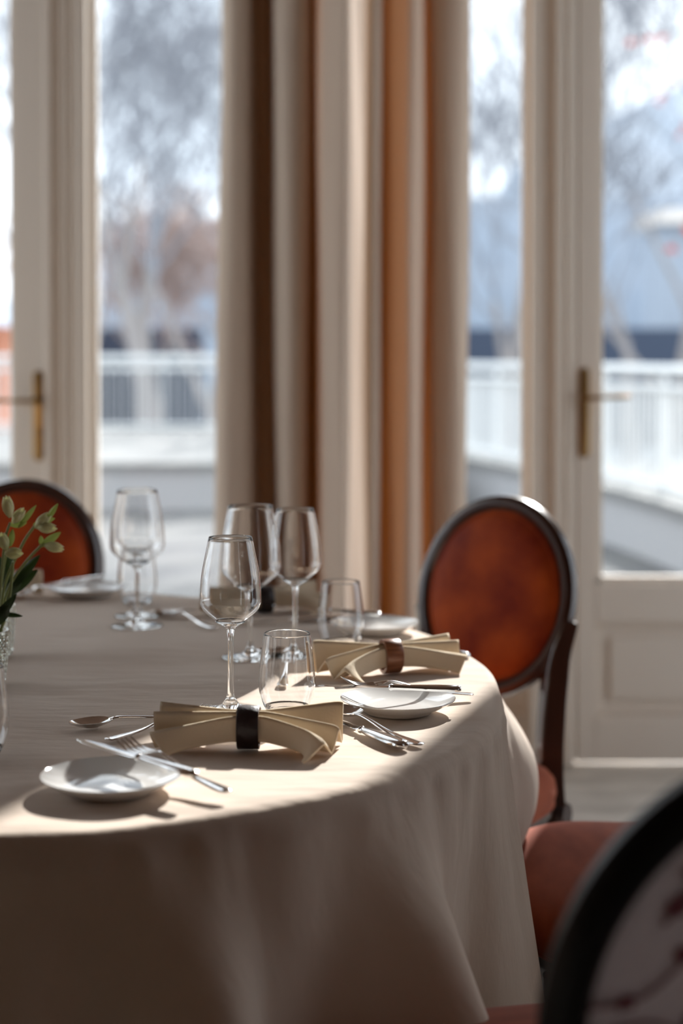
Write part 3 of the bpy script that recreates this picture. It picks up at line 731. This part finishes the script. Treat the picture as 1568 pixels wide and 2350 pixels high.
# ------------------------------------------------------------------ napkins in rings
def napkin_mesh():
    # sections along x, each a row of (dx, y, z) fold lines: back bottom .. front bottom
    end_l = [(0, .036, .002), (.002, .034, .047), (.002, .020, .008), (-.002, .006, .041), (.002, -.010, .004), (-.002, -.026, .024), (.020, -.048, .002)]
    ringc = [(0, .016, .010), (0, .013, .043), (0, .008, .014), (0, .002, .043), (0, -.005, .010), (0, -.013, .040), (0, -.018, .012)]
    end_r = [(0, .036, .002), (0, .034, .049), (-.001, .020, .006), (-.002, -.010, .031), (-.008, -.022, .003), (-.014, -.048, .024), (-.034, -.070, .002)]
    tip_r = [(-.002, .038, .002), (-.001, .034, .048), (-.002, .020, .004), (-.004, -.014, .027), (-.012, -.028, .002), (-.020, -.054, .019), (-.040, -.074, .004)]
    def mixs(a, b, t, dz=0):
        return [(0, p[1] + (q[1] - p[1]) * t, p[2] + (q[2] - p[2]) * t + dz) for p, q in zip(a, b)]
    X = [(-.112, end_l), (-.070, mixs(end_l, ringc, .48)), (-.022, ringc), (0, ringc), (.022, ringc), (.066, mixs(ringc, end_r, .55)), (.102, end_r), (.112, tip_r)]
    K = 7; SUB = 7
    lines = []
    for k in range(K):
        lines.append(crom([(x + s[k][0], s[k][1], s[k][2]) for x, s in X], 7))
    n = len(lines[0]); v = []; f = []
    for i in range(n):
        row = crom([l[i] for l in lines], SUB)
        # sharpen creases a little: blend towards the straight zigzag
        for j, p in enumerate(row):
            k = min(K - 2, j // SUB); t = (j - k * SUB) / SUB
            q = lines[k][i].lerp(lines[k + 1][i], t); v.append(p.lerp(q, .8))
    w = len(row)
    for i in range(n - 1):
        for j in range(w - 1): f.append((i * w + j, i * w + j + 1, (i + 1) * w + j + 1, (i + 1) * w + j))
    return MB().add(v, f)
nap_me = napkin_mesh().mesh('napkin', [M['napkin']], angle=None)
def napkin(loc, rz, label, ring_m, edge_m, ring_label, h, thick, wdt, sc=1., flip=False):
    o = bpy.data.objects.new('napkin', nap_me); COL.objects.link(o); place(o, (loc[0], loc[1], TZ + .0015), rz, sc)
    if flip: o.scale = (-sc, sc, sc)
    s = o.modifiers.new('solid', 'SOLIDIFY'); s.thickness = .0024; s.offset = 0
    tag(o, label, 'napkin', 'cream cloth napkins folded through rings')
    m = MB(); R = h / 2; secs = []
    for k in range(65):
        t = 2 * pi * k / 64; c, s_ = cos(t), sin(t); ry, rzz = R * .88, R; it = thick
        secs.append([(-wdt / 2, ry * c, rzz * s_), (-wdt / 2 + .0008, (ry + .0006) * c, (rzz + .0006) * s_), (wdt / 2 - .0008, (ry + .0006) * c, (rzz + .0006) * s_), (wdt / 2, ry * c, rzz * s_), (wdt / 2, (ry - it) * c, (rzz - it) * s_), (-wdt / 2, (ry - it) * c, (rzz - it) * s_)])
    v = [p for c in secs for p in c]; f = []; mi = []
    for i in range(64):
        for j in range(6):
            f.append((i * 6 + j, i * 6 + (j + 1) % 6, (i + 1) * 6 + (j + 1) % 6, (i + 1) * 6 + j)); mi.append(1 if j in (3, 5) else 0)
    m.add(v, f); m.m = mi
    g = m.build('napkin_ring', [ring_m, edge_m], angle=40); place(g, (loc[0], loc[1], TZ + .002 + R), rz)
    tag(g, ring_label, 'napkin ring', 'napkin rings around the folded napkins')
    return o
napkin((-.110, 1.895), radians(-2), 'cream folded napkin nearest the camera, pinched in a dark leather ring', M['leather'], M['leather_edge'], 'dark leather napkin ring in the middle of the nearest napkin', .050, .0018, .026)
napkin((.072, 2.352), radians(20), 'cream folded napkin in the sun with walnut wood ring', M['ringwood'], M['ringwood'], 'walnut wood napkin ring on the sunlit napkin', .049, .0045, .026, .98, True)
napkin((-.140, 2.915), radians(20), 'cream folded napkin in shade behind the wine glass stems', M['leather'], M['leather'], 'dark napkin ring on the shaded napkin behind the wine glasses', .048, .002, .026, 1.)
napkin((-.70, 3.12), radians(-14), 'cream folded napkin behind the flowers, before the red velvet chair', M['leather'], M['leather'], 'napkin ring half hidden behind the flowers', .048, .002, .024, 1.)

# ------------------------------------------------------------------ outside: terrace, parapets, railings
sbox('terrace_floor', (-22, 14, 5.0, 19.3, -.14, -.02), M['terrace'])
pl_ = MB().box(-12, .75, 13.0, 19.0, -.02, .33)
bed = tag(pl_.build('raised_terrace_bed', M['parapet'], smooth=False), 'grey low wall edging the raised pale terrace beyond the left glass', 'terrace wall')
cp = MB().box(-12.05, .78, 12.95, 19.1, .33, .37)
cp.build('coping', M['cap'], bed, smooth=False)['label'] = 'pale coping slab'
def railing(P, z0, z1, step, label, br=.011):
    r = empty('terrace_railing', (P[0][0], P[0][1], 0)); tag(r, label, 'railing')
    O = Vector((P[0][0], P[0][1], 0)); pts = [Vector((*p, 0)) - O for p in P]
    up = lambda z: [p + Vector((0, 0, z)) for p in pts]
    MB().tube(up(z1), .038, 10).build('handrail', M['rail'], r)
    MB().tube(up(z1 - .115), .026, 8).build('upper_rail', M['rail'], r)
    MB().tube(up(z0 + .06), .02, 8).build('lower_rail', M['rail'], r)
    # bars
    d = 0; k = 0; posts = 0
    seg = [(a, b, (b - a).length) for a, b in zip(pts, pts[1:])]; tot = sum(s[2] for s in seg)
    pos = []
    while d < tot:
        q = d
        for a, b, l in seg:
            if q <= l: pos.append(a.lerp(b, q / l)); break
            q -= l
        d += step
    bars = []
    for i, p in enumerate(pos):
        big = i % 12 == 6
        m = MB().tube([p + Vector((0, 0, z0)), p + Vector((0, 0, z1 - (.02 if big else .115)))], .022 if big else br, 6)
        if len(bars) < 96:
            m.build('post' if big else 'bar', M['rail'], r); bars.append(1)
    return r
railing([(-9.0, 18.7), (-3.0, 18.7), (-.6, 18.7), (.3, 18.3), (.6, 17.6)], .37, 1.215, .165, 'white metal railing at the far edge of the terrace beyond the left glass', .014)
P2 = [(1.0, 15.2), (1.15, 14.2), (1.46, 12.8), (1.80, 11.3), (2.05, 9.7), (2.16, 8.0), (2.2, 6.4)]
P2s = [(p.x, p.y) for p in crom([(a, b, 0) for a, b in P2], 5)]
railing(P2s, .36, 1.145, .098, 'white metal railing curving close along the terrace beyond the right glass', .011)
w_ = MB(); secs = []
for i, (x, y) in enumerate(P2s):
    a = Vector(P2s[max(0, i - 1)]); b = Vector(P2s[min(len(P2s) - 1, i + 1)]); t = (b - a).normalized(); n_ = Vector((-t.y, t.x)) * -1
    n_ = n_ if n_.x > 0 else -n_
    secs.append([(x - n_.x * .14, y - n_.y * .14, -.02), (x - n_.x * .14, y - n_.y * .14, .31), (x + n_.x * .14, y + n_.y * .14, .31), (x + n_.x * .14, y + n_.y * .14, -.02)])
w_.loft(secs); par = tag(w_.build('curved_parapet', M['parapet'], smooth=False), 'grey curved parapet wall under the white railing at the right', 'parapet')
c_ = MB(); secs2 = []
for s_ in secs:
    a, b = Vector(s_[1]), Vector(s_[2]); d = (b - a).normalized() * .04
    secs2.append([tuple(a - d), tuple(a - d + Vector((0, 0, .06))), tuple(b + d + Vector((0, 0, .06))), tuple(b + d)])
c_.loft(secs2); c_.build('coping', M['cap'], par, smooth=False)['label'] = 'white coping'

# ------------------------------------------------------------------ outside: far ground, hill, buildings, trees
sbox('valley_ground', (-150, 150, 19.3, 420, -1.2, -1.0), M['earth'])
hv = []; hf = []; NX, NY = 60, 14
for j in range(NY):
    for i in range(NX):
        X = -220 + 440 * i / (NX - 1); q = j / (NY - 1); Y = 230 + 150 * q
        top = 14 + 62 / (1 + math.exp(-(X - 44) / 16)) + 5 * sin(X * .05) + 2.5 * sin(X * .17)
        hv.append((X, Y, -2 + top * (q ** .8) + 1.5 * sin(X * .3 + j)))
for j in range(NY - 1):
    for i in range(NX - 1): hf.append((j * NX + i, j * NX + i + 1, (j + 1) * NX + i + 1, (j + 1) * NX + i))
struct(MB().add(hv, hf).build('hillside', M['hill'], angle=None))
def building(x0, x1, y0, y1, z1, wall, label, rows=2, cols=5, roof=None, fascia=False):
    r = empty('house', ((x0 + x1) / 2, y0, -1)); tag(r, label, 'building'); ox, oy = (x0 + x1) / 2, y0
    MB().box(x0 - ox, x1 - ox, 0, y1 - oy, 0, z1 + 1).build('wall', wall, r, smooth=False)
    if roof:
        h = roof; m = MB(); a, b, c, d = x0 - ox - .5, x1 - ox + .5, -.6, y1 - oy + .6; z = z1 + 1
        m.add([(a, c, z), (b, c, z), (b, d, z), (a, d, z), (a + 1.5, (c + d) / 2, z + h), (b - 1.5, (c + d) / 2, z + h)], [(0, 1, 5, 4), (1, 2, 5), (2, 3, 4, 5), (3, 0, 4), (0, 3, 2, 1)])
        m.build('roof', M['roof'], r, smooth=False)
    if fascia: MB().box(x0 - ox - .3, x1 - ox + .3, -.5, y1 - oy, z1 + .75, z1 + 1.12).build('fascia', M['fascia'], r, smooth=False)
    H = z1 + 1
    for j in range(rows):
        for i in range(cols):
            cx = (x0 - ox) + (x1 - x0) * (i + .5) / cols; zz = H * (j + .55) / (rows + .15)
            MB().box(cx - .5, cx + .5, -.06, .05, zz - .65, zz + .75).build('window', M['window_dark'], r, smooth=False)
    return r
building(-9.0, .5, 60, 70, 5.2, M['facade'], 'long haze-blue house behind the trees beyond the left glass', 2, 6, roof=1.6)
building(2.2, 12.5, 52, 64, 6.4, M['facade'], 'tall haze-blue house behind the trees beyond the right glass', 3, 6)
building(9.0, 20, 45, 48, 5.2, M['facade2'], 'haze-blue house with cream eaves at the far right edge', 1, 4, fascia=True)
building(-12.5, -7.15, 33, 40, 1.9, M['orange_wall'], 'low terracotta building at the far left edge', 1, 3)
fn = MB()
for x0, x1 in ((-16, -3.45), (-2.45, 13)): fn.box(x0, x1, 40, 40.3, -1, 1.95)
tag(fn.build('boundary_fence', M['navy'], smooth=False), 'dark haze-blue boundary wall behind the trees, above the railing line', 'wall')

def tree(loc, H, seed, label, bark, twig, trunk_h=.32, spread=.55, r0=.14, depth=6, dens=3, lean=0., twig_r=.012):
    rnd = random.Random(seed); tr = MB(); tw = MB()
    def grow(p, d, L, r, lv):
        n = 4; pts = [p]; q = Vector(p); dd = Vector(d)
        for i in range(n):
            dd = (dd + Vector((rnd.uniform(-.16, .16), rnd.uniform(-.16, .16), rnd.uniform(-.05, .12)))).normalized()
            q = q + dd * L / n; pts.append(Vector(q))
        rr = [r * (1 - .38 * i / n) for i in range(n + 1)]
        (tr if lv <= 1 else tw).tube(pts, rr, 6 if lv <= 1 else 4, cap=False)
        if lv >= depth: return
        k = dens if lv > 0 else dens + 2
        for j in range(k):
            i = n if j < 2 else rnd.randint(2, n); b = pts[i]
            a = rnd.uniform(0, 2 * pi); s_ = spread * rnd.uniform(.6, 1.3)
            nd = (dd + Vector((cos(a), sin(a), rnd.uniform(-.1, .5))) * s_).normalized()
            grow(b, nd, L * rnd.uniform(.62, .82), max(twig_r, rr[i] * .62), lv + 1)
    r = empty('bare_tree', loc); tag(r, label, 'tree', 'bare winter trees outside')
    grow(Vector((0, 0, 0)), Vector((lean, 0, 1)).normalized(), H * trunk_h, r0, 0)
    tr.build('trunk', bark, r); tw.build('branches', twig, r, angle=None)
    return r
tree((-2.95, 25, -1.0), 9.2, 3, 'bare tree with pale trunk in the middle of the left glass', M['bark'], M['twig'], .36, .62, .19, 6, 3, twig_r=.010)
tree((-4.9, 30, -1.0), 9.5, 12, 'bare tree just right of the left door post', M['bark'], M['twig'], .34, .7, .16, 6, 3, twig_r=.012)
tree((-6.6, 27, -1.0), 8.5, 31, 'bare brownish tree at the far left edge', M['bark'], M['brushy'], .30, .7, .16, 6, 2, twig_r=.012)
tree((-1.9, 37, -1.0), 8.0, 44, 'small brown twiggy tree behind the pale trunk', M['bark'], M['brushy'], .25, .8, .13, 6, 3, twig_r=.018)
tree((-4.2, 38, -1.0), 7.6, 45, 'small brown twiggy tree behind the left tree', M['bark'], M['brushy'], .25, .8, .13, 6, 3, twig_r=.018)
tree((2.9, 27, -1.0), 9.5, 8, 'bare tree beyond the narrow right glass', M['bark'], M['twig'], .32, .65, .16, 6, 3, twig_r=.011)
tree((-1.9, 21, -1.0), 8.5, 77, 'bare tree whose twigs reach beside the curtain edge', M['bark'], M['twig'], .34, .75, .10, 6, 3, twig_r=.008)
tree((4.6, 23, -1.0), 8.5, 78, 'bare tree beyond the right-hand glazed door', M['bark'], M['twig'], .34, .75, .10, 6, 3, twig_r=.007)
tree((5.6, 31, -1.0), 7.5, 17, 'slender bare tree before the right-hand house', M['bark'], M['twig'], .34, .6, .12, 5, 3, twig_r=.012)
# overhanging branch with red leaves, upper right
br = empty('red_leaved_branch', (3.2, 12.0, 4.2)); tag(br, 'twigs with a few red leaves hanging into the upper right corner', 'branch')
rb = random.Random(9); bm_ = MB(); lf = []
def twig(P, r):
    P = crom(P, 5); bm_.tube(P, [r * (1 - .7 * i / len(P)) for i in range(len(P))], 5, cap=False); return P
for P in ([(0, 0, 0), (-.35, 0, -.35), (-.6, .1, -.75), (-.85, .1, -1.05)], [(-.1, 0, -.1), (-.25, .1, -.6), (-.45, .1, -1.0), (-.7, 0, -1.35)], [(0, 0, 0), (-.1, 0, -.7), (-.2, .1, -1.4), (-.35, 0, -2.1)], [(-.15, .1, -1.2), (-.5, .1, -1.8), (-.75, 0, -2.2)], [(-.35, 0, -.35), (-.7, 0, -.55), (-1.1, .1, -.6)]):
    Q = twig(P, .016)
    for _ in range(9):
        p = Q[rb.randint(len(Q) // 3, len(Q) - 1)]; lf.append(p)
bm_.build('twigs', M['twig'], br, angle=None)
for p in lf:
    m = MB(); d = Vector((rb.uniform(-1, 1), rb.uniform(-1, 1), rb.uniform(-1, -.1))).normalized()
    petal(m, p, p + d * rb.uniform(.05, .085), .022, .006, (rb.uniform(-1, 1), -1, rb.uniform(-.5, .5))); m.build('leaf', M['redleaf'], br, angle=None)
